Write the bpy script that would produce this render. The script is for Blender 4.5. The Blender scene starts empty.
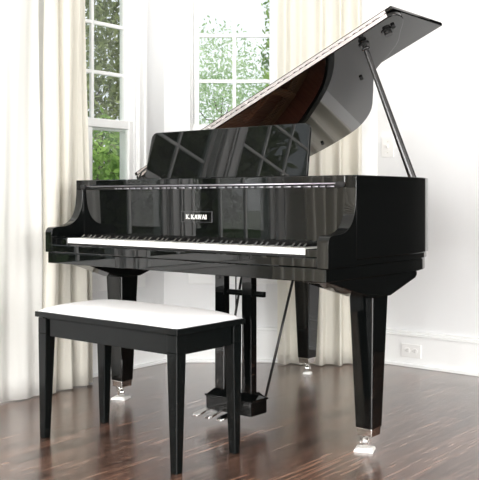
import bpy, bmesh, math, random
import numpy as np
from mathutils import Vector, Matrix
random.seed(7); rng = np.random.default_rng(7)
PI = math.pi
C = bpy.context.scene.collection

# ------------------------------------------------------------------ helpers
def tag(o, label=None, cat=None, group=None, kind=None):
    if label: o['label'] = label
    if cat: o['category'] = cat
    if group: o['group'] = group
    if kind: o['kind'] = kind
    return o

def empty(name, loc=(0, 0, 0), rz=0.0):
    o = bpy.data.objects.new(name, None); C.objects.link(o)
    o.location = loc; o.rotation_euler = (0, 0, rz); o.empty_display_size = .1
    return o

def obj(name, bm, mat, parent=None, smooth=False, bevel=0.0, seg=2, label=None):
    me = bpy.data.meshes.new(name)
    bmesh.ops.recalc_face_normals(bm, faces=bm.faces)
    bm.to_mesh(me); bm.free()
    me.materials.append(mat)
    if smooth:
        for p in me.polygons: p.use_smooth = True
    o = bpy.data.objects.new(name, me); C.objects.link(o)
    if parent: o.parent = parent
    if bevel:
        m = o.modifiers.new('bevel', 'BEVEL'); m.width = bevel; m.segments = seg
        m.limit_method = 'ANGLE'; m.angle_limit = math.radians(35)
        if smooth is False:
            m.harden_normals = False
    if label: o['label'] = label
    return o

def NB(): return bmesh.new()

def hexa(bm, pts):
    vs = [bm.verts.new(p) for p in pts]           # 0-3 bottom ring, 4-7 top ring
    for f in ((0, 3, 2, 1), (4, 5, 6, 7), (0, 1, 5, 4), (1, 2, 6, 5), (2, 3, 7, 6), (3, 0, 4, 7)):
        bm.faces.new([vs[i] for i in f])

def box(bm, x0, x1, y0, y1, z0, z1):
    hexa(bm, [(x0, y0, z0), (x1, y0, z0), (x1, y1, z0), (x0, y1, z0),
              (x0, y0, z1), (x1, y0, z1), (x1, y1, z1), (x0, y1, z1)])
    return bm

def frust(bm, cx, cy, z0, wx0, wy0, z1, wx1, wy1, cx1=None, cy1=None):
    cx1 = cx if cx1 is None else cx1; cy1 = cy if cy1 is None else cy1
    hexa(bm, [(cx-wx0/2, cy-wy0/2, z0), (cx+wx0/2, cy-wy0/2, z0), (cx+wx0/2, cy+wy0/2, z0), (cx-wx0/2, cy+wy0/2, z0),
              (cx1-wx1/2, cy1-wy1/2, z1), (cx1+wx1/2, cy1-wy1/2, z1), (cx1+wx1/2, cy1+wy1/2, z1), (cx1-wx1/2, cy1+wy1/2, z1)])
    return bm

def tube(bm, pts, rs, n=10):
    pts = [Vector(p) for p in pts]
    if not hasattr(rs, '__len__'): rs = [rs]*len(pts)
    rings = []
    for i, p in enumerate(pts):
        d = (pts[min(i+1, len(pts)-1)] - pts[max(i-1, 0)]).normalized()
        a = d.cross(Vector((0, 0, 1)))
        if a.length < .05: a = d.cross(Vector((1, 0, 0)))
        a.normalize(); b = d.cross(a).normalized()
        rings.append([bm.verts.new(p + rs[i]*(math.cos(2*PI*k/n)*a + math.sin(2*PI*k/n)*b)) for k in range(n)])
    for r0, r1 in zip(rings, rings[1:]):
        for k in range(n): bm.faces.new((r0[k], r0[(k+1) % n], r1[(k+1) % n], r1[k]))
    bm.faces.new(rings[0]); bm.faces.new(rings[-1][::-1])
    return bm

def prism(bm, poly, f0, f1):
    """poly: 2D points; f0/f1 map a 2D point to the two 3D caps"""
    a = [bm.verts.new(f0(p)) for p in poly]; b = [bm.verts.new(f1(p)) for p in poly]
    n = len(poly)
    for i in range(n): bm.faces.new((a[i], a[(i+1) % n], b[(i+1) % n], b[i]))
    bm.faces.new(a[::-1]); bm.faces.new(b)
    return bm

def catmull(P, n=8):
    P = [np.array(p, float) for p in P]; out = []
    for i in range(len(P)-1):
        p0 = P[max(i-1, 0)]; p1 = P[i]; p2 = P[i+1]; p3 = P[min(i+2, len(P)-1)]
        for k in range(n):
            t = k/n
            out.append(tuple(.5*((2*p1)+(-p0+p2)*t+(2*p0-5*p1+4*p2-p3)*t*t+(-p0+3*p1-3*p2+p3)*t**3)))
    out.append(tuple(P[-1])); return out

def inset(poly, d):
    """shrink a counter-clockwise closed polygon by d"""
    out = []; n = len(poly)
    for i in range(n):
        a = np.array(poly[i-1]); b = np.array(poly[i]); c = np.array(poly[(i+1) % n])
        e1 = (b-a)/(np.linalg.norm(b-a)+1e-9); e2 = (c-b)/(np.linalg.norm(c-b)+1e-9)
        n1 = np.array([-e1[1], e1[0]]); n2 = np.array([-e2[1], e2[0]])
        m = n1+n2; m /= np.linalg.norm(m)
        out.append(tuple(b + m*d/max(.5, m.dot(n1))))
    return out

def ring_prism(bm, outer, inner, z0, z1):
    n = len(outer)
    V = [[bm.verts.new((p[0], p[1], z)) for p in poly] for poly, z in ((outer, z0), (outer, z1), (inner, z1), (inner, z0))]
    for i in range(n):
        j = (i+1) % n
        for k in range(4): bm.faces.new((V[k][i], V[k][j], V[(k+1) % 4][j], V[(k+1) % 4][i]))
    return bm

# ------------------------------------------------------------------ materials
def mat(name, col, rough=.5, metal=0.0, ior=1.5, coat=0.0, spec=.5):
    m = bpy.data.materials.new(name); m.use_nodes = True
    b = m.node_tree.nodes['Principled BSDF']
    b.inputs['Base Color'].default_value = (*col, 1); b.inputs['Roughness'].default_value = rough
    b.inputs['Metallic'].default_value = metal; b.inputs['IOR'].default_value = ior
    b.inputs['Coat Weight'].default_value = coat; b.inputs['Coat Roughness'].default_value = .02
    b.inputs['Specular IOR Level'].default_value = spec
    return m

def noise_bump(m, scale, strength, dist=.001, detail=3):
    nt = m.node_tree; b = nt.nodes['Principled BSDF']
    tc = nt.nodes.new('ShaderNodeTexCoord'); no = nt.nodes.new('ShaderNodeTexNoise'); bp = nt.nodes.new('ShaderNodeBump')
    no.inputs['Scale'].default_value = scale; no.inputs['Detail'].default_value = detail
    bp.inputs['Strength'].default_value = strength; bp.inputs['Distance'].default_value = dist
    nt.links.new(tc.outputs['Object'], no.inputs['Vector']); nt.links.new(no.outputs['Fac'], bp.inputs['Height'])
    nt.links.new(bp.outputs['Normal'], b.inputs['Normal'])
    return m

LACQ = noise_bump(mat('black_lacquer', (.0025, .003, .003), .012, ior=1.52), 7, .012, .001, 1)
BENCHB = mat('bench_black', (.004, .005, .005), .14, ior=1.45, spec=.22)
WALLM = noise_bump(mat('wall_paint', (.80, .81, .82), .55), 260, .12)
TRIM = mat('white_trim', (.87, .88, .88), .32)
CEILM = mat('ceiling_paint', (.86, .86, .86), .8)
HALLM = mat('hall_panelling', (.018, .015, .013), .6)  # near-black stands in for an unlit space mirrored in the rim
IVORY = mat('white_key', (.88, .88, .86), .14)
EBONY = mat('black_key', (.006, .006, .006), .12, ior=2.2)
CHROME = mat('chrome', (.80, .79, .77), .14, 1.0)
BRASS = mat('brass', (.80, .70, .52), .22, 1.0)
DARKM = mat('dark_metal', (.03, .03, .03), .3, .6)
RUBBER = mat('black_felt', (.008, .008, .008), .8)
LETTER = mat('white_inlay', (.85, .85, .82), .35)
PLATEG = mat('gold_plate', (.45, .27, .13), .4, .3)
CUPM = mat('white_cup', (.85, .84, .82), .35)
PLASTIC = mat('white_plastic', (.84, .84, .83), .3)
GAPM = mat('socket_slot', (.10, .10, .10), .6)
CUSH = noise_bump(mat('white_vinyl', (.86, .86, .87), .38), 60, .2, .002)
RODM = mat('rod_nickel', (.6, .6, .6), .3, 1.0)
STRING = mat('string_copper', (.75, .45, .32), .3, 1.0)
BARK = noise_bump(mat('bark', (.09, .07, .05), .9), 20, .6, .02)
GRAYP = mat('grey_panel', (.05, .052, .055), .3)

HINGEM = mat('hinge_nickel', (.42, .41, .45), .3, 1.0)
EDGEM = mat('edge_nickel', (.74, .69, .69), .35, 1.0)
def wood_board(name, c0, c1, rough=.35, scale=3.0):
    m = mat(name, c0, rough); nt = m.node_tree; b = nt.nodes['Principled BSDF']
    tc = nt.nodes.new('ShaderNodeTexCoord'); mp = nt.nodes.new('ShaderNodeMapping'); no = nt.nodes.new('ShaderNodeTexNoise')
    cr = nt.nodes.new('ShaderNodeValToRGB')
    mp.inputs['Scale'].default_value = (scale*14, scale, scale)
    no.inputs['Scale'].default_value = 2; no.inputs['Detail'].default_value = 5
    cr.color_ramp.elements[0].color = (*c0, 1); cr.color_ramp.elements[0].position = .35
    cr.color_ramp.elements[1].color = (*c1, 1); cr.color_ramp.elements[1].position = .65
    nt.links.new(tc.outputs['Object'], mp.inputs['Vector']); nt.links.new(mp.outputs['Vector'], no.inputs['Vector'])
    nt.links.new(no.outputs['Fac'], cr.inputs['Fac']); nt.links.new(cr.outputs['Color'], b.inputs['Base Color'])
    return m
SPRUCE = wood_board('soundboard_spruce', (.55, .20, .09), (.78, .36, .17))

MAHOG = wood_board('mahogany_veneer', (.16, .05, .028), (.26, .09, .05))
def floor_material():
    m = mat('dark_oak_planks', (.06, .03, .02), .2); nt = m.node_tree; L = nt.links.new; b = nt.nodes['Principled BSDF']
    tc = nt.nodes.new('ShaderNodeTexCoord'); mp = nt.nodes.new('ShaderNodeMapping')
    mp.inputs['Rotation'].default_value = (0, 0, math.radians(-50))       # planks run square to the long wall
    L(tc.outputs['Object'], mp.inputs['Vector'])
    br = nt.nodes.new('ShaderNodeTexBrick'); br.offset = .37; br.offset_frequency = 2
    br.inputs['Scale'].default_value = 1; br.inputs['Brick Width'].default_value = 1.15; br.inputs['Row Height'].default_value = .083
    br.inputs['Mortar Size'].default_value = .0012; br.inputs['Mortar Smooth'].default_value = .2; br.inputs['Bias'].default_value = 0
    br.inputs['Color1'].default_value = (0, 0, 0, 1); br.inputs['Color2'].default_value = (1, 1, 1, 1); br.inputs['Mortar'].default_value = (.5, .5, .5, 1)
    L(mp.outputs['Vector'], br.inputs['Vector'])
    # long grain, shifted per plank
    sc = nt.nodes.new('ShaderNodeVectorMath'); sc.operation = 'MULTIPLY'; sc.inputs[1].default_value = (3.2, 60, 1)
    ad = nt.nodes.new('ShaderNodeVectorMath'); ad.operation = 'ADD'
    ml = nt.nodes.new('ShaderNodeVectorMath'); ml.operation = 'SCALE'; ml.inputs['Scale'].default_value = 7
    L(mp.outputs['Vector'], sc.inputs[0]); L(br.outputs['Color'], ml.inputs[0]); L(sc.outputs[0], ad.inputs[0]); L(ml.outputs[0], ad.inputs[1])
    n1 = nt.nodes.new('ShaderNodeTexNoise'); n1.inputs['Scale'].default_value = 1; n1.inputs['Detail'].default_value = 6
    n1.inputs['Roughness'].default_value = .62; n1.inputs['Distortion'].default_value = .6
    L(ad.outputs[0], n1.inputs['Vector'])
    cr = nt.nodes.new('ShaderNodeValToRGB'); e = cr.color_ramp.elements
    e[0].position = .36; e[0].color = (.034, .016, .010, 1); e[1].position = .70; e[1].color = (.29, .165, .115, 1)
    q = e.new(.5); q.color = (.105, .054, .037, 1)
    L(n1.outputs['Fac'], cr.inputs['Fac'])
    hs = nt.nodes.new('ShaderNodeHueSaturation'); mr = nt.nodes.new('ShaderNodeMapRange')
    mr.inputs['To Min'].default_value = .72; mr.inputs['To Max'].default_value = 1.28
    L(br.outputs['Color'], mr.inputs['Value']); L(mr.outputs[0], hs.inputs['Value']); L(cr.outputs['Color'], hs.inputs['Color'])
    mx = nt.nodes.new('ShaderNodeMixRGB'); mx.inputs['Color2'].default_value = (.008, .005, .004, 1)
    L(br.outputs['Fac'], mx.inputs['Fac']); L(hs.outputs['Color'], mx.inputs['Color1']); L(mx.outputs['Color'], b.inputs['Base Color'])
    rr = nt.nodes.new('ShaderNodeMapRange'); rr.inputs['To Min'].default_value = .30; rr.inputs['To Max'].default_value = .17
    L(n1.outputs['Fac'], rr.inputs['Value']); L(rr.outputs[0], b.inputs['Roughness'])
    ma = nt.nodes.new('ShaderNodeMath'); ma.operation = 'SUBTRACT'
    L(n1.outputs['Fac'], ma.inputs[0]); L(br.outputs['Fac'], ma.inputs[1])
    bp = nt.nodes.new('ShaderNodeBump'); bp.inputs['Strength'].default_value = .6; bp.inputs['Distance'].default_value = .0012
    L(ma.outputs[0], bp.inputs['Height']); L(bp.outputs['Normal'], b.inputs['Normal'])
    b.inputs['IOR'].default_value = 1.75; b.inputs['Coat Weight'].default_value = .45; b.inputs['Coat Roughness'].default_value = .2
    return m
FLOORM = floor_material()

def fabric(name, col, trans):
    m = bpy.data.materials.new(name); m.use_nodes = True; nt = m.node_tree; nt.nodes.clear(); L = nt.links.new
    d = nt.nodes.new('ShaderNodeBsdfDiffuse'); t = nt.nodes.new('ShaderNodeBsdfTranslucent'); mx = nt.nodes.new('ShaderNodeMixShader'); o = nt.nodes.new('ShaderNodeOutputMaterial')
    tc = nt.nodes.new('ShaderNodeTexCoord'); w = nt.nodes.new('ShaderNodeTexNoise'); w.inputs['Scale'].default_value = 400
    bp = nt.nodes.new('ShaderNodeBump'); bp.inputs['Strength'].default_value = .1; bp.inputs['Distance'].default_value = .001
    L(tc.outputs['Object'], w.inputs['Vector']); L(w.outputs['Fac'], bp.inputs['Height']); L(bp.outputs['Normal'], d.inputs['Normal'])
    d.inputs['Color'].default_value = (*col, 1); t.inputs['Color'].default_value = (*[min(1, c*.97) for c in col], 1); mx.inputs['Fac'].default_value = trans
    L(d.outputs[0], mx.inputs[1]); L(t.outputs[0], mx.inputs[2]); L(mx.outputs[0], o.inputs['Surface'])
    return m
DRAPE = fabric('ivory_linen', (.86, .84, .775), .38)
SHEER = fabric('white_sheer', (.94, .94, .92), .5)

def leafm(name, c0, c1):
    m = bpy.data.materials.new(name); m.use_nodes = True; nt = m.node_tree; nt.nodes.clear(); L = nt.links.new
    g = nt.nodes.new('ShaderNodeTexNoise'); g.inputs['Scale'].default_value = 2.5; g.inputs['Detail'].default_value = 3
    tc = nt.nodes.new('ShaderNodeTexCoord'); cr = nt.nodes.new('ShaderNodeValToRGB')
    cr.color_ramp.elements[0].color = (*c0, 1); cr.color_ramp.elements[0].position = .38
    cr.color_ramp.elements[1].color = (*c1, 1); cr.color_ramp.elements[1].position = .62
    L(tc.outputs['Object'], g.inputs['Vector']); L(g.outputs['Fac'], cr.inputs['Fac'])
    d = nt.nodes.new('ShaderNodeBsdfDiffuse'); t = nt.nodes.new('ShaderNodeBsdfTranslucent'); mx = nt.nodes.new('ShaderNodeMixShader'); o = nt.nodes.new('ShaderNodeOutputMaterial')
    mx.inputs['Fac'].default_value = .45
    L(cr.outputs['Color'], d.inputs['Color']); L(cr.outputs['Color'], t.inputs['Color'])
    L(d.outputs[0], mx.inputs[1]); L(t.outputs[0], mx.inputs[2]); L(mx.outputs[0], o.inputs['Surface'])
    return m
LEAF_OLIVE = leafm('leaf_olive', (.11, .15, .055), (.42, .48, .22))
LEAF_GREEN = leafm('leaf_green', (.10, .22, .05), (.42, .60, .17))
LEAF_PALE = leafm('leaf_pale', (.32, .48, .24), (.62, .76, .48))

def glass_material():
    m = bpy.data.materials.new('window_glass'); m.use_nodes = True; nt = m.node_tree; nt.nodes.clear(); L = nt.links.new
    t = nt.nodes.new('ShaderNodeBsdfTransparent'); g = nt.nodes.new('ShaderNodeBsdfGlossy'); mx = nt.nodes.new('ShaderNodeMixShader'); o = nt.nodes.new('ShaderNodeOutputMaterial')
    fr = nt.nodes.new('ShaderNodeFresnel'); ge = nt.nodes.new('ShaderNodeNewGeometry'); mr = nt.nodes.new('ShaderNodeMapRange')      # same thin-pane reflection from both faces
    mr.inputs['To Min'].default_value = 1.45; mr.inputs['To Max'].default_value = 1/1.45
    L(ge.outputs['Backfacing'], mr.inputs['Value']); L(mr.outputs[0], fr.inputs['IOR'])
    t.inputs['Color'].default_value = (.97, .985, .975, 1); g.inputs['Roughness'].default_value = .01
    L(fr.outputs[0], mx.inputs['Fac']); L(t.outputs[0], mx.inputs[1]); L(g.outputs[0], mx.inputs[2]); L(mx.outputs[0], o.inputs['Surface'])
    return m
GLASS = glass_material()
LAWN = noise_bump(mat('lawn', (.07, .13, .03), .9), 30, .8, .03)

# ------------------------------------------------------------------ room frame
E2 = Vector((math.cos(math.radians(-40)), math.sin(math.radians(-40)), 0))      # along the long right wall
G2 = Vector((-math.sin(math.radians(40)), -math.cos(math.radians(40)), 0))      # along the left wall, toward the camera
P0 = Vector((-.313, 4.945, 0)); P1 = Vector((.88, 4.945, 0))
X2 = Vector((1, 0, 0))
HC = 2.75
LA = 6.5; LB = 6.2
A0 = P0 + G2*LA; B0 = P1 + E2*LB
along = (P1-P0).dot(E2) + LB
R0 = A0 + E2*along                      # rear corner
def frame(P, d, nout):
    return lambda s, o, z: tuple(P + d*s + nout*o + Vector((0, 0, z)))
N_L = -E2; N_C = Vector((0, 1, 0)); N_R = -G2
FL = frame(P0, G2, N_L); FC = frame(P0, X2, N_C); FR = frame(P1, E2, N_R)
FS = frame(B0, G2, E2)                  # side wall opposite the left wall
FB = frame(A0, E2, G2)                  # wall behind the camera
TH = .115
def wb(bm, F, s0, s1, o0, o1, z0, z1):
    hexa(bm, [F(s0, o0, z0), F(s1, o0, z0), F(s1, o1, z0), F(s0, o1, z0), F(s0, o0, z1), F(s1, o0, z1), F(s1, o1, z1), F(s0, o1, z1)])

def wall(name, F, L, holes, s_start=0.0):
    bm = NB(); s = s_start
    for (a, b, z0, z1) in sorted(holes):
        wb(bm, F, s, a, 0, TH, 0, HC)
        if z0 > 0: wb(bm, F, a, b, 0, TH, 0, z0)
        if z1 < HC: wb(bm, F, a, b, 0, TH, z1, HC)
        s = b
    wb(bm, F, s, L, 0, TH, 0, HC)
    return tag(obj(name, bm, WALLM), kind='structure')

nwin = [0]
def window(F, s0, s1, z0, z1, zm, rows, cols=2, casing=.085, lowcols=2, lowfrac=None, lowmt=.02, label=None, casL=None, casR=None, mt=.02):
    """s0..s1 is the rough opening; sashes sit in it, casing around it on the room side"""
    nwin[0] += 1
    r = empty('window_%d' % nwin[0], F((s0+s1)/2, 0, 0)); tag(r, kind='structure')
    inv = Matrix.Translation(-r.location)
    def put(nm, bm, m, par=r, bev=.003):
        if par is r: bmesh.ops.transform(bm, matrix=inv, verts=bm.verts)
        return obj(nm, bm, m, par, bevel=bev, seg=1)
    cl = casing if casL is None else casL; cr = casing if casR is None else casR
    bm = NB()
    wb(bm, F, s0-cl, s0, -.020, .0, z0, z1+casing); wb(bm, F, s1, s1+cr, -.020, .0, z0, z1+casing)
    wb(bm, F, s0, s1, -.020, 0, z1, z1+casing)
    if cl > .05:
        wb(bm, F, s0-cl, s0-cl+.016, -.032, -.02, z0, z1+casing)
        wb(bm, F, s0-.014, s0-.004, -.026, -.02, z0, z1)
    if cr > .05:
        wb(bm, F, s1+cr-.016, s1+cr, -.032, -.02, z0, z1+casing)
        wb(bm, F, s1+.004, s1+.014, -.026, -.02, z0, z1)
    put('casing', bm, TRIM)
    bm = NB(); wb(bm, F, s0-cl-.01, s1+cr+.01, -.05, .05, z0-.025, z0); put('sill', bm, TRIM)
    bm = NB(); wb(bm, F, s0-cl, s1+cr, -.018, 0, z0-.10, z0-.025); put('apron', bm, TRIM)
    bm = NB()
    wb(bm, F, s0, s0+.012, 0, TH, z0, z1); wb(bm, F, s1-.012, s1, 0, TH, z0, z1); wb(bm, F, s0+.012, s1-.012, 0, TH, z1-.012, z1)
    wb(bm, F, s0+.012, s1-.012, .045, TH, z0, z0+.02)
    put('jamb', bm, TRIM)
    st = .034
    def sash(nm, o, a, b, za, zb, cols, rows, top, bot, frac=None, mt=mt):
        bm = NB()
        wb(bm, F, a, a+st, o, o+.035, za, zb); wb(bm, F, b-st, b, o, o+.035, za, zb)
        wb(bm, F, a+st, b-st, o, o+.035, za, za+bot); wb(bm, F, a+st, b-st, o, o+.035, zb-top, zb)
        sa = put(nm, bm, TRIM)
        w = (b-a-2*st); h = (zb-za-top-bot)
        bm = NB()
        for k in range(1, cols): wb(bm, F, a+st+w*(frac or k/cols)-mt/2, a+st+w*(frac or k/cols)+mt/2, o+.006, o+.029, za+bot, zb-top)
        for k in range(1, rows): wb(bm, F, a+st, b-st, o+.007, o+.028, za+bot+h*k/rows-mt/2, za+bot+h*k/rows+mt/2)
        bmesh.ops.transform(bm, matrix=inv, verts=bm.verts)
        if len(bm.verts): obj('muntin', bm, TRIM, sa, bevel=.004, seg=1)
        else: bm.free()
        bm = NB(); wb(bm, F, a+st-.004, b-st+.004, o+.016, o+.019, za+bot-.004, zb-top+.004)
        bmesh.ops.transform(bm, matrix=inv, verts=bm.verts)
        g = obj('glass_pane', bm, GLASS, sa)
    sash('upper_sash', .040, s0+.012, s1-.012, zm-.028, z1-.012, cols, rows, .04, .045)
    sash('lower_sash', .003, s0+.012, s1-.012, z0+.0005, zm+.028, lowcols, 1, .045, .06, lowfrac, lowmt)
    return r

WZ0, WZ1, ZM = .535, 2.402, 1.300
# upper panes .25 high: muntins at 1.573, 1.823, 2.073
holeA = (.222, .750, WZ0, WZ1)
holeA2 = (1.38, 1.96, WZ0, WZ1)
holeA3 = (2.14, 2.95, WZ0, WZ1)
holeA4 = (3.75, 4.65, WZ0, WZ1)
wall('wall_left', FL, LA, [holeA, holeA2, holeA3, holeA4], s_start=0)
holeC = (.313-.164, .313+.326, WZ0, WZ1)
wall('wall_center', FC, (P1-P0).length, [holeC])
wall('wall_right', FR, LB, [(.86, 4.5, 0, 2.25)])  # unseen opening added so the right rim mirrors something dark
hs = [(.5, 1.9, .3, 2.45), (2.1, 3.5, .3, 2.45), (3.7, 5.0, .3, 2.45)]
wall('wall_rear', FB, along, hs)
hside = [(1.2, 2.7, .3, 2.45), (3.2, 4.7, .3, 2.45)]
wall('wall_side', FS, LA, hside)
window(FL, *holeA[:2], WZ0, WZ1, ZM, 4, casL=.060, casR=.085, lowcols=2, lowfrac=.63, lowmt=.045)
window(FC, *holeC[:2], WZ0, WZ1, ZM, 4, casL=.014, casR=.07)
window(FL, *holeA2[:2], WZ0, WZ1, ZM, 4)
window(FL, *holeA3[:2], WZ0, WZ1, ZM, 4, cols=3, lowcols=3)
window(FL, *holeA4[:2], WZ0, WZ1, ZM, 4, cols=3)
for a in hs: window(FB, a[0], a[1], a[2], a[3], 1.5, 3, cols=4, lowcols=4)  # unseen rear windows, added to go with the fill lights
for a in hside: window(FS, a[0], a[1], a[2], a[3], 1.5, 3, cols=4, lowcols=4)  # unseen side windows, added to light the left curtains and piano front
# wall corner posts close the mitres behind the corners (outside the room)
bm = NB()
poly = [P0, FC(.02, TH, 0), Vector(FL(-.02, TH, 0))]
prism(bm, [0, 1, 2], lambda i: tuple(Vector(poly[i])+Vector((0, .001, 0))), lambda i: tuple(Vector(poly[i])+Vector((0, .001, HC))))
tag(obj('wall_corner_left', bm, WALLM), kind='structure')
bm = NB(); Lc = (P1-P0).length
poly2 = [P1, Vector(FR(-.02, TH, 0)), Vector(FC(Lc+.02-.04, TH, 0))]
prism(bm, [0, 1, 2], lambda i: tuple(Vector(poly2[i])+Vector((0, .001, 0))), lambda i: tuple(Vector(poly2[i])+Vector((0, .001, HC))))
tag(obj('wall_corner_right', bm, WALLM), kind='structure')

foot = [P0, A0, R0, B0, P1]
# floor & ceiling: room footprint, plus an added dark hall for the rim to mirror
hall = [Vector(FR(.70, 0, 0)), Vector(FR(5.0, 0, 0)), Vector(FR(5.0, 3.0, 0)), Vector(FR(.70, 3.0, 0))]
bm = NB()
prism(bm, range(5), lambda i: (foot[i].x, foot[i].y, -.06), lambda i: (foot[i].x, foot[i].y, 0))
tag(obj('floor', bm, FLOORM), kind='structure')
bm = NB(); prism(bm, range(4), lambda i: (hall[i].x, hall[i].y, -.06), lambda i: (hall[i].x, hall[i].y, -.001))
tag(obj('floor_hall', bm, HALLM), kind='structure')
big = [P0+Vector((-.25, .25, 0)), A0+G2*.2-E2*.2, R0+G2*.2+E2*.2, B0+E2*.2-G2*.2, P1+Vector((.1, .25, 0))]
bm = NB(); prism(bm, range(5), lambda i: (big[i].x, big[i].y, HC), lambda i: (big[i].x, big[i].y, HC+.1))
tag(obj('ceiling', bm, CEILM), kind='structure')
bm = NB()
wb(bm, FR, .70, .80, TH, 3.0, 0, 2.5); wb(bm, FR, 4.9, 5.0, TH, 3.0, 0, 2.5); wb(bm, FR, .70, 5.0, 3.0, 3.1, 0, 2.5); wb(bm, FR, .70, 5.0, TH, 3.0, 2.5, 2.6)
tag(obj('wall_hall', bm, HALLM), kind='structure')  # added dark enclosure, keeps the piano's right side reflecting black

# baseboards (flat board, cap moulding, quarter round)
def baseboard(name, F, segs, m0=0.0):
    bm = NB()
    for a, b in segs:
        wb(bm, F, a, b, -.016, 0, 0, .165); wb(bm, F, a, b, -.026, 0, .165, .178); wb(bm, F, a, b, -.020, 0, .178, .192)
        wb(bm, F, a, b, -.032, -.016, 0, .018)
    return tag(obj(name, bm, TRIM, bevel=.003, seg=2), kind='structure')
baseboard('baseboard_left', FL, [(.0, LA)])
baseboard('baseboard_center', FC, [(0.0, Lc)])
baseboard('baseboard_right', FR, [(0.0, .76), (4.6, LB)])
bm = NB()
for a in (.76, 4.5): wb(bm, FR, a, a+.1, -.02, 0, 0, 2.35)
wb(bm, FR, .86, 4.5, -.02, 0, 2.25, 2.35)
tag(obj('trim_1', bm, TRIM, bevel=.004), kind='structure')

# ------------------------------------------------------------------ outside
bm = NB(); box(bm, -40, 40, -30, 45, -.62, -.6)
tag(obj('lawn', bm, LAWN), 'green lawn outside the windows', 'lawn', kind='structure')
def tree(loc, h, crowns, nleaf, size, lm, label, trunk=.1, seed=0):
    r = empty('tree', (loc[0], loc[1], -.6)); tag(r, label, 'tree', 'trees outside the windows')
    g = np.random.default_rng(seed)
    bm = NB()
    top = crowns[0]
    tube(bm, [(0, 0, 0), (.05, .02, h*.3), (-.05, .05, h*.6), (.05, 0, h*.92)], [trunk, trunk*.8, trunk*.5, trunk*.15], 8)
    for k in range(16):
        z = h*g.uniform(.12, .8); a = g.uniform(0, 2*PI); l = g.uniform(.4, .8)*crowns[0][3]*.8
        e = Vector((math.cos(a)*l, math.sin(a)*l, z+l*.6))
        tube(bm, [(0, .02, z), e*.5+Vector((0, 0, z*.45)), e], [trunk*.35, trunk*.22, trunk*.06], 5)
    obj('trunk', bm, BARK, r, smooth=True)
    V = []; Fc = []
    per = nleaf//len(crowns)
    for (cx, cy, cz, rx, rz) in crowns:
        d = g.normal(size=(per, 3)); d /= np.linalg.norm(d, axis=1)[:, None]
        rad = g.uniform(.25, 1, per)**.6
        # clumps
        p = d*rad[:, None]*np.array([rx, rx, rz]) + g.normal(size=(per, 3))*.05
        p += np.array([cx, cy, cz])
        for q in p:
            ax = g.normal(size=3); ax /= np.linalg.norm(ax); bx = np.cross(ax, g.normal(size=3)); bx /= np.linalg.norm(bx)
            s = size*g.uniform(.6, 1.3); i = len(V)
            V += [tuple(q-ax*s), tuple(q+bx*s*.42), tuple(q+ax*s), tuple(q-bx*s*.42)]
            Fc.append((i, i+1, i+2, i+3))
    me = bpy.data.meshes.new('foliage'); me.from_pydata(V, [], Fc); me.materials.append(lm)
    f = bpy.data.objects.new('foliage', me); C.objects.link(f); f.parent = r
    return r
tree((-1.72, 10.2), 5.4, [(0, 0, 2.7, 1.05, 2.7)], 20000, .045, LEAF_OLIVE, 'dense olive green tree filling the panes of the left window', trunk=.06, seed=1)
tree((-1.12, 8.1), 2.3, [(0, 0, 1.3, .62, 1.0)], 5200, .040, LEAF_GREEN, 'bright green bush low behind the left window', trunk=.03, seed=2)
tree((.02, 13.6), 3.7, [(-.1, 0, 2.5, 1.15, 1.75)], 12000, .034, LEAF_PALE, 'pale airy tree behind the center window panes', trunk=.04, seed=3)
tree((.98, 12.0), 5.6, [(0, 0, 2.8, .42, 2.9)], 6500, .045, LEAF_GREEN, 'narrow green tree at the right edge of the center window', trunk=.06, seed=4)
tree((.08, 10.8), 2.1, [(0, 0, 1.35, .62, .85)], 5000, .038, LEAF_PALE, 'light green shrub low behind the center window', trunk=.03, seed=5)
tree((-8.0, 3.0), 8.0, [(0, 0, 3.6, 1.35, 4.0), (.1, 0, 2.6, 1.3, 2.8)], 14000, .12, LEAF_OLIVE, 'tall olive green tree mirrored in the left of the piano front', trunk=.10, seed=6)
tree((-9.2, -.3), 8.0, [(0, 0, 3.6, 1.55, 4.0), (.1, 0, 2.6, 1.5, 2.8)], 14000, .12, LEAF_OLIVE, 'tall olive green tree mirrored in the middle of the piano front', trunk=.10, seed=7)
tree((-10.4, -4.2), 8.0, [(0, 0, 3.4, 1.6, 3.8)], 9000, .14, LEAF_OLIVE, 'tall olive green tree far along the left side of the house', trunk=.12, seed=8)
tree((-6.6, 6.2), 6.5, [(0, 0, 3.0, 1.2, 3.2)], 8000, .11, LEAF_OLIVE, 'olive green tree beside the left corner of the house', trunk=.10, seed=9)

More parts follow.
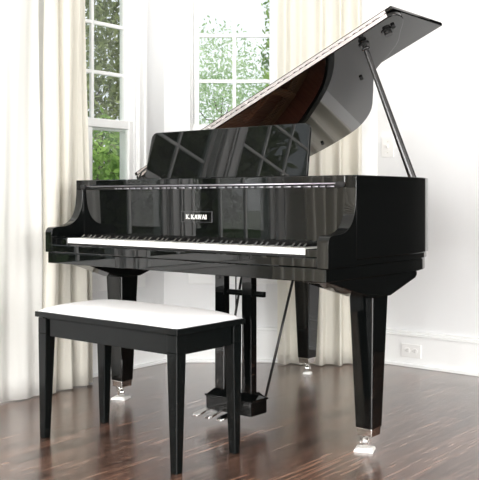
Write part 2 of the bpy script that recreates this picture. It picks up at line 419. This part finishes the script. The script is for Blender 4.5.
# ------------------------------------------------------------------ curtains
def curtain(name, pts, z0, z1, m, label, amp, waves, group=None, flare=0.0, hem=.0, seed=1, n=180, cat='curtain'):
    """pts: plan polyline; folds swing square to it"""
    g = np.random.default_rng(seed)
    P = np.array(pts, float); seg = np.r_[0, np.cumsum(np.linalg.norm(np.diff(P, axis=0), axis=1))]
    mid = P.mean(0)
    bm = NB(); nz = 26; rows = []
    ph = np.cumsum(g.uniform(.7, 1.3, 60)); ph = ph/ph[int(waves*2)]*waves
    for iz in range(nz+1):
        t = iz/nz; z = z0 + (z1-z0)*t; row = []
        for i in range(n+1):
            q = i/n; s = q*seg[-1]
            x = np.interp(s, seg, P[:, 0]); y = np.interp(s, seg, P[:, 1])
            k = min(len(P)-2, max(0, np.searchsorted(seg, s)-1)); d = P[k+1]-P[k]; d = d/np.linalg.norm(d); nn = np.array([-d[1], d[0]])
            w = np.interp(q*60/ (waves*2) * waves*2/60*waves*2, np.arange(60), ph)
            a = amp*(.75+.25*math.sin(5*q+seed))*(1.0 - .35*t)
            off = a*math.sin(2*PI*w + .25*math.sin(3*t+q*4)) + .25*a*math.sin(4*PI*w+1.3)
            off += .012*math.sin(7*q + 2.2*t*3)
            fl = flare*(1-t)**1.5*(q-.5)*2
            zz = z + (hem*math.sin(2*PI*w+.7) if iz == 0 else 0)
            row.append(bm.verts.new((x+nn[0]*off+d[0]*fl-mid[0], y+nn[1]*off+d[1]*fl-mid[1], max(zz, .004))))
        rows.append(row)
    for a, b in zip(rows, rows[1:]):
        for i in range(n): bm.faces.new((a[i], a[i+1], b[i+1], b[i]))
    o = obj(name, bm, m, smooth=True); o.location = (mid[0], mid[1], 0)
    sm = o.modifiers.new('cloth', 'SOLIDIFY'); sm.thickness = .003; sm.offset = 0
    return tag(o, label, cat, group)
def onL(s, o): v = FL(s, -o, 0); return (v[0], v[1])
curtain('curtain', [onL(.695, .14), onL(.80, .15), onL(.938, .16)], .006, 2.58, DRAPE,
        'ivory drape in narrow folds covering part of the left window', .030, 3.6, flare=.045, hem=.0, seed=4)
curtain('curtain', [onL(.992, .155), onL(1.15, .16), onL(1.30, .16)], .006, 2.58, SHEER,
        'bright white curtain panel at the far left edge of the room', .010, 3, seed=9)
curtain('curtain', [(.315, 4.85), (.55, 4.83), (.775, 4.85)], .006, 2.58, DRAPE,
        'cream floor-length drape hanging behind the raised piano lid', .036, 5, flare=.0, hem=.0, seed=3)
curtain('curtain', [onL(3.08, .14), onL(3.4, .15), onL(3.72, .14)], .006, 2.58, DRAPE,
        'ivory drape between the far windows of the left wall, mirrored in the piano front', .03, 6, seed=12)
bm = NB(); tube(bm, [FL(.1, -.15, 2.60), FL(3.9, -.15, 2.60)], .014, 12)
for s in (.1, 3.9): bmesh.ops.create_uvsphere(bm, u_segments=12, v_segments=8, radius=.028, matrix=Matrix.Translation(FL(s, -.15, 2.60)))
for s in (1.32, 3.8): tube(bm, [FL(s, 0, 2.60), FL(s, -.15, 2.60)], .008, 8)
tag(obj('curtain_rod', bm, RODM, smooth=True), 'nickel curtain rod above the left windows', 'curtain rod')
bm = NB(); tube(bm, [(-.15, 4.81, 2.60), (.80, 4.81, 2.60)], .014, 12)
for s in (-.15, .80): bmesh.ops.create_uvsphere(bm, u_segments=12, v_segments=8, radius=.026, matrix=Matrix.Translation((s, 4.81, 2.60)))
for s in (-.1, .76): tube(bm, [(s, 4.945, 2.60), (s, 4.81, 2.60)], .008, 8)
tag(obj('curtain_rod', bm, RODM, smooth=True), 'nickel curtain rod above the center window', 'curtain rod')

# ------------------------------------------------------------------ wall plates
def wall_thing(name, F, s, z, label, cat):
    e = empty(name, F(s, 0, z)); d = Vector(F(1, 0, 0))-Vector(F(0, 0, 0)); e.rotation_euler = (0, 0, math.atan2(d.y, d.x)); return tag(e, label, cat)
# local x along wall, local -y toward the room (outward normal is +y for the right wall)
t = wall_thing('power_outlet', FR, .220, .088, 'white double power outlet set sideways in the baseboard', 'outlet')
bm = NB(); box(bm, -.058, .058, -.0225, -.0165, -.036, .036); obj('cover_plate', bm, PLASTIC, t, bevel=.002)
for x in (-.022, .022):
    bm = NB(); bmesh.ops.create_cone(bm, cap_ends=True, segments=20, radius1=.0165, radius2=.0165, depth=.003, matrix=Matrix.Translation((x, -.0238, 0)) @ Matrix.Rotation(PI/2, 4, 'X'))
    so = obj('socket', bm, PLASTIC, t, bevel=.0008)
    bm = NB(); box(bm, x-.004, x+.005, -.0258, -.0252, .0045, .0065); box(bm, x-.004, x+.004, -.0258, -.0252, -.0065, -.0045); box(bm, x-.0115, x-.0075, -.0258, -.0252, -.002, .002)
    obj('slot', bm, GAPM, so)
t = wall_thing('light_switch', FR, .067, 1.2, 'white light switch plate on the right wall beside the lid prop', 'light switch')
bm = NB(); box(bm, -.038, .038, -.0065, -.0005, -.058, .058); obj('cover_plate', bm, PLASTIC, t, bevel=.002)
bm = NB(); hexa(bm, [(-.005, -.0065, -.011), (.005, -.0065, -.011), (.005, -.0065, .011), (-.005, -.0065, .011), (-.004, -.018, .002), (.004, -.018, .002), (.004, -.016, .010), (-.004, -.016, .010)]); obj('toggle', bm, PLASTIC, t)
for z in (-.03, .03):
    bm = NB(); bmesh.ops.create_cone(bm, cap_ends=True, segments=12, radius1=.003, radius2=.003, depth=.0015, matrix=Matrix.Translation((0, -.0072, z)) @ Matrix.Rotation(PI/2, 4, 'X'))
    obj('screw', bm, CHROME, t)

# ------------------------------------------------------------------ grand piano
W = 1.448
yaw = math.radians(-40.24)
Uv = Vector((math.cos(yaw), math.sin(yaw), 0)); Vv = Vector((-math.sin(yaw), math.cos(yaw), 0))
Onear = Vector((.352, 2.877, 0)); Oc = Onear - Uv*W          # left front corner; local x = along the keyboard, y = toward the tail
piano = empty('grand_piano', tuple(Oc), yaw)
tag(piano, 'glossy black grand piano with its lid propped open by the windows', 'piano')
ZT, ZL1, ZA, ZB = .994, .705, .683, .636
TR = .044
V1 = .173
bent = catmull([(W, .50), (1.444, .62), (1.42, .74), (1.37, .84), (1.275, .915), (1.165, .985), (1.075, 1.09), (.97, 1.25), (.83, 1.43), (.68, 1.535), (.50, 1.57), (.33, 1.56), (.14, 1.50), (.04, 1.42), (0, 1.30)], 6)
outline = [(0, V1), (W, V1)] + bent                   # counter-clockwise
# the curved outer rim, from the cheeks round the tail
N = len(bent)
inner = inset(outline, TR)
bm = NB()
# open U: from right cheek front round to left cheek front
out_u = [(W, V1)] + bent + [(0, V1)]
inn_u = [(W-TR, V1)] + inner[2:] + [(TR, V1)]
for z0, z1 in ((ZL1, ZT),):
    VV = [[bm.verts.new((p[0], p[1], z)) for p in poly] for poly, z in ((out_u, z0), (out_u, z1), (inn_u, z1), (inn_u, z0))]
    n = len(out_u)
    for i in range(n-1):
        for k in range(4): bm.faces.new((VV[k][i], VV[k][i+1], VV[(k+1) % 4][i+1], VV[(k+1) % 4][i]))
    bm.faces.new([VV[k][0] for k in range(4)]); bm.faces.new([VV[k][-1] for k in range(4)][::-1])
rim = obj('rim', bm, LACQ, piano, bevel=.0025)
for p in rim.data.polygons: p.use_smooth = True
rim.data.set_sharp_from_angle(angle=math.radians(28)) if hasattr(rim.data, 'set_sharp_from_angle') else None
# arms: scooped cheek profile in (v, z)
prof = [(0, ZA), (0, .765)] + catmull([(0.0, .768), (.006, .782), (.02, .790), (.05, .792), (.085, .796), (.115, .806), (.14, .825), (.156, .850), (.166, .880), (.171, .92), (V1, .95)], 5) + [(V1, ZT), (V1+.002, ZT), (V1+.002, ZA)]
for x0, x1 in ((0, TR), (W-TR, W)):
    bm = NB(); prism(bm, prof, lambda p: (x0, p[0], p[1]), lambda p: (x1, p[0], p[1]))
    a = obj('arm', bm, LACQ, piano, bevel=.004)
    for p in a.data.polygons: p.use_smooth = True
    a.data.set_sharp_from_angle(angle=math.radians(30))
# belly rail moulding under the rim and the lower case
full = [(0, .0), (W, .0)] + bent
bm = NB(); ring_prism(bm, inset([(0, V1), (W, V1)]+bent, .006), inset([(0, V1), (W, V1)]+bent, .06), ZA, ZL1)
obj('rim_moulding', bm, LACQ, piano, bevel=.002)
bm = NB(); lowp = inset(full, .012); lowp[0] = (.012, .004); lowp[1] = (W-.012, .004)
prism(bm, lowp, lambda p: (p[0], p[1], ZB), lambda p: (p[0], p[1], ZA-.0005))
lc = obj('keybed', bm, LACQ, piano, bevel=.003)
# key slip between the arms
bm = NB(); box(bm, TR+.0005, W-TR-.0005, .0, .026, ZA, .717); obj('key_slip', bm, LACQ, piano, bevel=.004)
KW = 1.225/52; K0 = (W-1.225)/2
for x0, x1 in ((TR+.0005, K0-.001), (W-K0+.001, W-TR-.0005)):
    bm = NB(); box(bm, x0, x1, .027, .18, ZA, .744); obj('key_block', bm, LACQ, piano, bevel=.004)
# keys
white = 'ABCDEFG'
def has_black_after(i):                                 # i-th white key, starting with A
    return white[i % 7] not in 'BE' and i < 51
for i in range(52):
    bm = NB(); x0 = K0+i*KW+.0006; x1 = x0+KW-.0012
    box(bm, x0, x1, .030, .19, .7235, .745)
    k = obj('white_key', bm, IVORY, piano, bevel=.0012)
for i in range(52):
    if has_black_after(i):
        x = K0+(i+1)*KW + {'A': -.0007+.001, 'C': -.0015, 'D': .0015, 'F': -.002, 'G': 0}.get(white[i % 7], 0)
        bm = NB(); frust(bm, x, .135, .7455, .0125, .10, .758, .0085, .082, x, .144); obj('black_key', bm, EBONY, piano, bevel=.0015)
bm = NB(); box(bm, K0-.001, W-K0+.001, .03, .19, ZA, .7225); obj('key_frame', bm, RUBBER, piano)
# fallboard, front rail and its long hinge
bm = NB(); prism(bm, [(.186, .7465), (.183, .9655), (.205, .9655), (.205, .7465)], lambda p: (TR+.001, *p), lambda p: (W-TR-.001, *p)); fb = obj('fallboard', bm, LACQ, piano, bevel=.002)
bm = NB(); box(bm, TR+.0005, W-TR-.0005, V1, .285, .9665, ZT); obj('front_rail', bm, LACQ, piano, bevel=.003)
bm = NB(); tube(bm, [(.062, V1-.003, .9655), (W-.075, V1-.003, .9655)], .0032, 10); hg = obj('rail_hinge', bm, HINGEM, piano, smooth=True)
bm = NB(); g = random.Random(3); x = .25
while x < W-.09:
    l = g.choice([.014, .022, .03]); tube(bm, [(x, V1+.001, .9555), (x+l, V1+.001, .9555)], .0032, 8); x += l+g.choice([.008, .014])
obj('hinge_knuckle', bm, HINGEM, hg, smooth=True)
bm = NB(); tube(bm, [(.062, V1+.004, .9555), (W-.075, V1+.004, .9555)], .0045, 8); obj('hinge_leaf', bm, DARKM, hg, smooth=True)
for x in (.052, W-.062):
    bm = NB(); tube(bm, [(x-.016, V1-.004, .962), (x-.010, V1-.004, .962), (x+.010, V1-.004, .962), (x+.016, V1-.004, .962)], [.006, .011, .011, .006], 14); obj('rail_bumper', bm, RUBBER, piano, smooth=True)
# name plate with its lettering
bm = NB(); box(bm, .628, .792, .1815, .1852, .820, .862); npl = obj('name_plate', bm, GRAYP, piano, bevel=.001)
bm = NB(); box(bm, .6295, .7905, .1812, .1815, .8215, .8605); obj('plate_face', bm, LACQ, npl)
def strokes(bm, lines, ox, oz, s, y):
    for (x0, z0, x1, z1, w) in lines:
        a = Vector((x0, 0, z0)); b = Vector((x1, 0, z1)); d = (b-a).normalized(); q = Vector((-d.z, 0, d.x))*w*.42
        P = [a-q, b-q, b+q, a+q]
        hexa(bm, [(ox+p.x*s, y, oz+p.z*s) for p in P] + [(ox+p.x*s, y-.0012, oz+p.z*s) for p in P])
serif = lambda x, z: (x-.18, z, x+.18, z, .12)
GL = {'K': ([(.2, 0, .2, 1, .26), (.25, .42, .78, .95, .16), (.36, .55, .84, .05, .26), serif(.2, .06), serif(.2, .94), serif(.8, .06), serif(.78, .94)], 1.08),
      '.': ([(.05, .1, .27, .1, .22)], .42),
      'A': ([(.12, .05, .48, 1, .14), (.48, 1, .84, .05, .26), (.25, .33, .7, .33, .1), serif(.14, .06), serif(.84, .06)], 1.02),
      'W': ([(.12, .95, .38, 0, .24), (.38, 0, .62, .95, .12), (.62, .95, .86, 0, .24), (.86, 0, 1.12, .95, .12), serif(.14, .94), serif(.62, .94), serif(1.1, .94)], 1.3),
      'I': ([(.22, 0, .22, 1, .28), serif(.22, .06), serif(.22, .94)], .5)}
bm = NB(); x = .655; s = .0175
for ch in 'K. KAWAI':
    if ch == ' ': x += .1*s; continue
    L, adv = GL[ch]; strokes(bm, L, x, .832, s, .1811); x += adv*s*.98
obj('lettering', bm, LETTER, npl, label='white serif K. KAWAI lettering')

# inside: soundboard, iron plate, strings, tuning pins
inn = inset([(0, .30), (W, .30)]+bent, TR+.003)
bm = NB(); prism(bm, inn, lambda p: (p[0], p[1], .800), lambda p: (p[0], p[1], .812)); obj('soundboard', bm, SPRUCE, piano)
bm = NB(); ring_prism(bm, inset(inn, .0005), inset(inn, .006), .813, .980); obj('inner_rim', bm, MAHOG, piano)
bm = NB(); ring_prism(bm, inset(inn, .008), inset(inn, .10), .862, .872)
box(bm, TR+.004, W-TR-.004, .32, .58, .862, .873)
for x0, x1, y1 in ((.18, .24, 1.46), (.50, .62, 1.5), (.93, .98, 1.22)): hexa(bm, [(x0+.08, .58, .862), (x0+.11, .58, .862), (x1-.1, y1, .862), (x1-.14, y1, .862), (x0+.08, .58, .885), (x0+.11, .58, .885), (x1-.1, y1, .885), (x1-.14, y1, .885)])
pl = obj('iron_plate', bm, PLATEG, piano, bevel=.003)
bm = NB()
rimc = inset(inn, .085)[2:]
for k, p in enumerate(catmull(rimc, 2)):
    tube(bm, [(p[0], p[1], .872), (p[0], p[1], .886)], .0022, 6)
obj('hitch_pin', bm, CHROME, pl)
def ylim(x, poly):
    ys = []
    for a, b in zip(poly, poly[1:]+poly[:1]):
        if (a[0]-x)*(b[0]-x) < 0: ys.append(a[1]+(b[1]-a[1])*(x-a[0])/(b[0]-a[0]))
    return max(ys) if ys else None
pin = inset(inn, .075); bm = NB()
for k in range(150):
    x = .07+k*(W-.14)/150; x2 = x - .12*(1-k/150) if x > .25 else x
    x2 = max(.14, x2); y = ylim(x2, pin)
    if y and y > .62: tube(bm, [(x, .45, .893), (x2, y, .890)], .0010 if k > 40 else .0018, 4)
obj('string_set', bm, STRING, piano)
bm = NB(); br = [(p[0], p[1]) for p in inset(inn, .20)[2:]][4:-14]
tube(bm, [(p[0], p[1], .845) for p in br], .016, 6); obj('bridge', bm, SPRUCE, piano)
bm = NB()
for k in range(60):
    x = .12+k*.0200
    box(bm, x, x+.012, .60, .64, .897, .925)
obj('damper_row', bm, LACQ, piano)
bm = NB()
for k in range(70):
    for r in range(3): tube(bm, [(.09+k*.018, .36+r*.025, .872), (.09+k*.018, .36+r*.025, .895)], .003, 5)
obj('tuning_pin', bm, CHROME, pl)

# lid: hinged along the straight side, front flap folded back over it
ANG = math.radians(23.75); WL = 1.518; VF = .560; FD = .42; HZ = 1.0035
hinge = Vector((-.01, 0, HZ))
def lidp(r, v, h=0.0):                 # r along the lid from the hinge, h square to it (up)
    return (hinge.x + r*math.cos(ANG) - h*math.sin(ANG), v, hinge.z + r*math.sin(ANG) + h*math.cos(ANG))
lc_ = catmull([(WL-.03, VF), (WL-.006, VF+.02), (WL-.006, VF+.07), (WL-.03, VF+.12), (1.44, .74), (1.37, .83), (1.285, .895), (1.175, .965), (1.10, 1.06), (.995, 1.22), (.85, 1.42), (.69, 1.545), (.52, 1.575), (.34, 1.565), (.14, 1.51), (.03, 1.42), (0.0, 1.30)], 6)
poly = [(0, VF)] + lc_
bm = NB(); prism(bm, poly, lambda p: lidp(p[0], p[1], 0), lambda p: lidp(p[0], p[1], .017))
lid = obj('lid', bm, LACQ, piano, bevel=.003)
bm = NB(); fp = [(0, VF-.004), (WL, VF-.004), (WL, VF+FD), (0, VF+FD)]
prism(bm, fp, lambda p: lidp(p[0], p[1], .0195), lambda p: lidp(p[0], p[1], .0355))
obj('front_flap', bm, LACQ, lid, bevel=.004)
# bright hinge line along the fold, seen on the raised front edge
def lbar(bm, r0, r1, v0, v1, h0, h1):
    hexa(bm, [lidp(r0, v0, h0), lidp(r1, v0, h0), lidp(r1, v1, h0), lidp(r0, v1, h0), lidp(r0, v0, h1), lidp(r1, v0, h1), lidp(r1, v1, h1), lidp(r0, v1, h1)])
bm = NB(); lbar(bm, .02, WL-.03, VF-.0065, VF-.0042, .0015, .0155); lbar(bm, .02, WL-.03, VF-.0065, VF-.0042, .0195, .0300)
fh = obj('flap_hinge', bm, EDGEM, lid, bevel=.0006)
bm = NB(); r = .04; g = random.Random(5)
while r < WL-.06:
    l = g.choice([.02, .03, .045]); tube(bm, [lidp(r, VF-.0075, .0182), lidp(r+l, VF-.0075, .0182)], .0024, 6); r += l+.012
obj('hinge_barrel', bm, EDGEM, fh, smooth=True)
# hardware under the lid
def disc(bm, r, v, rad, h0, h1, n=16):
    a = [lidp(r+rad*math.cos(2*PI*k/n), v+rad*math.sin(2*PI*k/n), h0) for k in range(n)]; b = [lidp(r+rad*math.cos(2*PI*k/n), v+rad*math.sin(2*PI*k/n), h1) for k in range(n)]
    va = [bm.verts.new(p) for p in a]; vb = [bm.verts.new(p) for p in b]
    for k in range(n): bm.faces.new((va[k], va[(k+1) % n], vb[(k+1) % n], vb[k]))
    bm.faces.new(va); bm.faces.new(vb[::-1])
bm = NB(); disc(bm, 1.42, .665, .026, -.001, -.004); disc(bm, 1.42, .665, .016, -.004, -.018); obj('lid_catch', bm, DARKM, lid)
for a_, b_ in ((1.10, .95), (.50, 1.47), (1.455, .65)):
    bm = NB(); disc(bm, a_, b_, .008, -.001, -.010); obj('lid_bumper', bm, RUBBER, lid)
RP, VP_ = 1.31, .655
bm = NB(); disc(bm, RP, VP_, .022, -.001, -.006); disc(bm, RP, VP_, .010, -.006, -.03); obj('prop_socket', bm, DARKM, lid)
# lid prop
pb = Vector((W-.055, .690, .975)); pt = Vector(lidp(RP, VP_, -.012))
bm = NB(); d = pt-pb
tube(bm, [pb, pb+d*.03, pb+d*.975, pb+d*.98, pb+d*.985, pb+d*1.0], [.014, .0155, .0105, .0105, .007, .007], 12)
tube(bm, [pb+d*.972, pb+d*.980, pb+d*.990, pb+d*1.0], [.011, .017, .017, .010], 14)
pr = obj('lid_prop', bm, mat('prop_black', (.012, .012, .013), .18, .0, 1.6), piano, smooth=True)
bm = NB(); box(bm, W-.075, W-TR, .665, .715, .955, .985); obj('prop_pivot', bm, DARKM, pr, bevel=.003)
# music desk
def deskp(u, h, t=0.0):
    a = math.radians(11); return (u, .318+h*math.sin(a)-t*math.cos(a)*-1, .998+h*math.cos(a)-t*math.sin(a))
u0, u1, hh, rr = .292, 1.135, .208, .030
poly = [(u0-.008, 0), (u1+.008, 0)] + [(u1-.0-rr+rr*math.sin(a), hh-rr+rr*math.cos(a)) for a in [PI/2*(1-k/7) for k in range(8)]] + [(u0+rr-rr*math.sin(a), hh-rr+rr*math.cos(a)) for a in [PI/2*k/7 for k in range(8)]]
bm = NB(); prism(bm, poly, lambda p: deskp(p[0], p[1], 0), lambda p: deskp(p[0], p[1], .014)); dk = obj('music_desk', bm, LACQ, piano, bevel=.003)
bm = NB(); box(bm, u0-.03, u1+.03, .30, .42, .985, .996); obj('desk_shelf', bm, LACQ, piano, bevel=.002)
bm = NB(); tube(bm, [(.232, .335, 1.0), (.238, .345, 1.03), (.285, .345, 1.055)], .004, 6); tube(bm, [(.246, .345, 1.0), (.252, .35, 1.022), (.285, .35, 1.04)], .003, 6); tube(bm, [(.232, .335, 1.001), (.285, .345, 1.001)], .003, 6)
obj('desk_bracket', bm, DARKM, piano, smooth=True)

# legs with tapered blocks, ferrules and casters
def piano_leg(x, y, blk=None, zt=.564, ox=-.016, oy=-.012, sw=38):
    bm = NB(); frust(bm, x, y, .083, .069, .071, zt, .100, .106)
    lg = obj('leg', bm, LACQ, piano, bevel=.004)
    bm = NB()
    if blk:
        y0, y1 = blk
        prism(bm, [(y0, ZB), (y-.064, zt-.004), (y+.062, zt-.004), (y1-.012, ZB-.024), (y1, ZB-.012), (y1, ZB)], lambda p: (x-.056, *p), lambda p: (x+.056, *p))
    else:
        frust(bm, x, y, zt-.003, .112, .116, ZB-.0005, .26, .26)
    obj('leg_block', bm, LACQ, lg, bevel=.003)
    bm = NB(); frust(bm, x, y, .056, .060, .062, .084, .063, .065); obj('ferrule', bm, CHROME, lg, bevel=.002)
    def swivel(b_): bmesh.ops.rotate(b_, cent=(x+ox*.6, y+oy, 0), matrix=Matrix.Rotation(math.radians(sw), 3, 'Z'), verts=b_.verts)
    cs = NB(); tube(cs, [(x, y, .056), (x, y, .050)], .013, 12)
    for s in (-1, 1):
        prism(cs, [(.012, .052), (-.012, .052), (oy-.013, .040), (oy-.010, .024), (oy+.006, .022), (oy+.012, .036)], lambda p: (x+ox*.6+s*.012, y+p[0], p[1]), lambda p: (x+ox*.6+s*.015, y+p[0], p[1]))
    tube(cs, [(x+ox*.6-.017, y+oy, .030), (x+ox*.6+.017, y+oy, .030)], .004, 8)
    swivel(cs); ca = obj('caster', cs, CHROME, lg, bevel=.0008)
    xx = x+ox*.6
    bm = NB(); tube(bm, [(xx-.010, y+oy, .0315), (xx-.008, y+oy, .0315), (xx+.008, y+oy, .0315), (xx+.010, y+oy, .0315)], [.018, .0215, .0215, .018], 24); swivel(bm); obj('wheel', bm, CHROME, ca, smooth=False)
    return xx, y+oy
LG = [piano_leg(.082, .376, (.09, .62), ox=.010, oy=-.014, sw=60), piano_leg(1.376, .376, (.02, .64)), piano_leg(.402, 1.395, ox=.016, oy=-.010, sw=30)]
for (x, y), cs_, lab in zip(LG, (1, 1, .62), ('under the left front piano leg', 'under the right front piano leg nearest the camera', 'under the rear piano leg')):
    p = Oc + Uv*x + Vv*y
    e = empty('caster_cup', (p.x, p.y, 0), yaw+math.radians(22)); tag(e, 'small white square caster cup ' + lab, 'caster cup', 'caster cups')
    bm = NB(); frust(bm, 0, 0, .0, .072*cs_, .072*cs_, .010, .064*cs_, .064*cs_); obj('base', bm, CUPM, e, bevel=.002)
    bm = NB(); ring = [(.034*cs_*math.cos(2*PI*k/20), .034*cs_*math.sin(2*PI*k/20)) for k in range(20)]; ring2 = [(a*.88, b*.88) for a, b in ring]
    ring_prism(bm, [(a*.8, b*.8) for a, b in ring], [(a*.8, b*.8) for a, b in ring2], .010, .0125); obj('cup_rim', bm, CUPM, e)

# pedal lyre
lx = .757
bm = NB()
for s in (-1, 1): box(bm, lx+s*.071-.025, lx+s*.071+.025, .352, .388, .13, ZB)
ly = obj('pedal_lyre', bm, LACQ, piano, bevel=.003)
bm = NB(); box(bm, lx-.065, lx+.150, .362, .378, .520, .542); obj('crossbar', bm, LACQ, ly, bevel=.002)
bm = NB(); box(bm, lx-.118, lx+.118, .322, .425, .048, .108)
hexa(bm, [(lx-.118, .322, .108), (lx+.118, .322, .108), (lx+.118, .425, .108), (lx-.118, .425, .108), (lx-.095, .345, .132), (lx+.095, .345, .132), (lx+.095, .405, .132), (lx-.095, .405, .132)])
obj('pedal_box', bm, LACQ, ly, bevel=.002)
bm = NB(); box(bm, lx-.123, lx+.123, .317, .43, .102, .110); obj('box_moulding', bm, LACQ, ly, bevel=.002)
for k in (-1, 0, 1):
    bm = NB(); x = lx+k*.062
    secs = [(.330, .008, .068), (.27, .009, .066), (.235, .015, .061), (.205, .017, .056), (.19, .012, .053)]
    prev = None
    for (y, w, z) in secs:
        r = [bm.verts.new((x-w, y, z-.004)), bm.verts.new((x+w, y, z-.004)), bm.verts.new((x+w, y, z+.004)), bm.verts.new((x-w, y, z+.004))]
        if prev:
            for q in range(4): bm.faces.new((prev[q], prev[(q+1) % 4], r[(q+1) % 4], r[q]))
        else: bm.faces.new(r)
        prev = r
    bm.faces.new(prev[::-1]); obj('pedal', bm, CHROME, ly, bevel=.0015)
    bm = NB(); tube(bm, [(x, .372, .13), (x, .372, ZB)], .0028, 6); obj('pedal_rod', bm, CHROME if k else DARKM, ly, smooth=True)
for s in (-1, 1):
    bm = NB(); tube(bm, [(lx+s*.112, .425, .112), (lx+s*.140, .60, ZB)], .0055, 8); obj('brace_rod', bm, DARKM, ly, smooth=True)

# ------------------------------------------------------------------ bench
byaw = math.radians(-40.12)
Bv = Vector((-.143, 2.918, 0)); Bw, Bd = .696, .320
bench = empty('piano_bench', tuple(Bv - Vector((math.cos(byaw), math.sin(byaw), 0))*Bw), byaw)
tag(bench, 'black wooden piano bench with a white padded top', 'bench')
zs = .484
lt, lb_ = .046, .029
for ix, x in enumerate((-.018, Bw)):
    for iy, y in enumerate((0, Bd+.014)):
        sx = 1 if ix == 0 else -1; sy = 1 if iy == 0 else -1
        bm = NB()
        frust(bm, x+sx*lb_/2, y+sy*lb_/2, .0, lb_, lb_, .40, lt, lt, x+sx*lt/2-sx*.004, y+sy*lt/2-sy*.004)
        frust(bm, x+sx*lt/2-sx*.004, y+sy*lt/2-sy*.004, .40, lt, lt, zs-.024, lt, lt)
        obj('leg', bm, BENCHB, bench, bevel=.002)
q = .002
for nm, a in (('front_apron', (lt-.005, Bw-lt+.005, q, .020)), ('rear_apron', (lt-.012, Bw-lt+.005, Bd-.006, Bd+.014-q))):
    bm = NB(); box(bm, *a, .392, zs-.026); obj(nm, bm, BENCHB, bench, bevel=.0015)
for nm, a in (('side_apron', (-.018+q, .004, lt-.005, Bd-lt+.012)), ('side_apron', (Bw-.020, Bw-q, lt-.005, Bd-lt+.012))):
    bm = NB(); box(bm, *a, .392, zs-.026); obj(nm, bm, BENCHB, bench, bevel=.0015)
ov = .020
bm = NB(); box(bm, -ov-.003, Bw+ov, -ov, Bd+ov, zs-.020, zs); obj('top', bm, BENCHB, bench, bevel=.002)
bm = NB(); box(bm, 0, Bw, 0, Bd, zs-.026, zs-.020); obj('top_spacer', bm, BENCHB, bench)
# cushion: domed pad
bm = NB(); nx, ny = 40, 20; grid = []
x0, x1, y0, y1 = -ov+.006, Bw+ov-.006, -ov+.006, Bd+ov-.006
for j in range(ny+1):
    row = []
    for i in range(nx+1):
        a = i/nx*2-1; b = j/ny*2-1
        f = (1-abs(a)**5)**.5 * (1-abs(b)**3.4)**.55
        row.append(bm.verts.new((x0+(x1-x0)*i/nx, y0+(y1-y0)*j/ny, zs+.001+.034*f)))
    grid.append(row)
for j in range(ny):
    for i in range(nx): bm.faces.new((grid[j][i], grid[j][i+1], grid[j+1][i+1], grid[j+1][i]))
edge = [e for e in bm.edges if e.is_boundary]
r = bmesh.ops.contextual_create(bm, geom=edge)
obj('cushion', bm, CUSH, bench, smooth=True, label='white padded vinyl cushion')

# ------------------------------------------------------------------ light
w = bpy.data.worlds.new('overcast'); bpy.context.scene.world = w; w.use_nodes = True
nt = w.node_tree; bg = nt.nodes['Background']
tc = nt.nodes.new('ShaderNodeTexCoord'); sp = nt.nodes.new('ShaderNodeSeparateXYZ'); cr = nt.nodes.new('ShaderNodeValToRGB')
nt.links.new(tc.outputs['Generated'], sp.inputs[0]); nt.links.new(sp.outputs['Z'], cr.inputs['Fac']); nt.links.new(cr.outputs['Color'], bg.inputs['Color'])
cr.color_ramp.elements[0].position = 0; cr.color_ramp.elements[0].color = (.93, .96, 1, 1)
cr.color_ramp.elements[1].position = .6; cr.color_ramp.elements[1].color = (.86, .93, 1, 1)
bg.inputs['Strength'].default_value = .80

def area(name, loc, target, sx, sy, power, col=(1, .985, .96)):
    l = bpy.data.lights.new(name, 'AREA'); l.shape = 'RECTANGLE'; l.size = sx; l.size_y = sy; l.energy = power; l.color = col
    o = bpy.data.objects.new(name, l); C.objects.link(o); o.location = loc
    d = Vector(target)-Vector(loc); o.rotation_euler = d.to_track_quat('-Z', 'Y').to_euler()
    return o
for k, a in enumerate(hs):  # added area lights just inside the rear windows, brighten the room
    s = (a[0]+a[1])/2; area('window_daylight', FB(s, -.06, 1.4), FB(s, -3, 1.4), 1.25, 2.0, 85)
for a in hside:  # added area lights facing the left wall, brighten curtains and piano front
    s = (a[0]+a[1])/2; area('window_daylight', FS(s, -.06, 1.4), FS(s, -3, 1.4), 1.4, 2.0, 85)

sl = bpy.data.lights.new('sun', 'SUN'); sl.energy = 1.7; sl.angle = math.radians(3); sl.color = (1, .97, .9)
so = bpy.data.objects.new('sun', sl); C.objects.link(so); so.rotation_euler = Vector((.15, .48, -.87)).to_track_quat('-Z', 'Y').to_euler()

# ------------------------------------------------------------------ camera
cam = bpy.data.cameras.new('camera'); co = bpy.data.objects.new('camera', cam); C.objects.link(co)
co.location = (0, 0, .914); co.rotation_euler = (PI/2, 0, 0)
cam.sensor_fit = 'HORIZONTAL'; cam.sensor_width = 36; cam.lens = 36*884/479
cam.shift_x = (239.5-220)/479; cam.shift_y = -(240-198.3)/479
cam.clip_start = .05
sc = bpy.context.scene; sc.camera = co
sc.view_settings.view_transform = 'Standard'; sc.view_settings.look = 'None'; sc.view_settings.gamma = 1; sc.view_settings.use_curve_mapping = False
sc.view_settings.exposure = 0.62
sc.cycles.max_bounces = 12; sc.cycles.diffuse_bounces = 6; sc.cycles.glossy_bounces = 6; sc.cycles.transparent_max_bounces = 16
sc.cycles.sample_clamp_indirect = 8
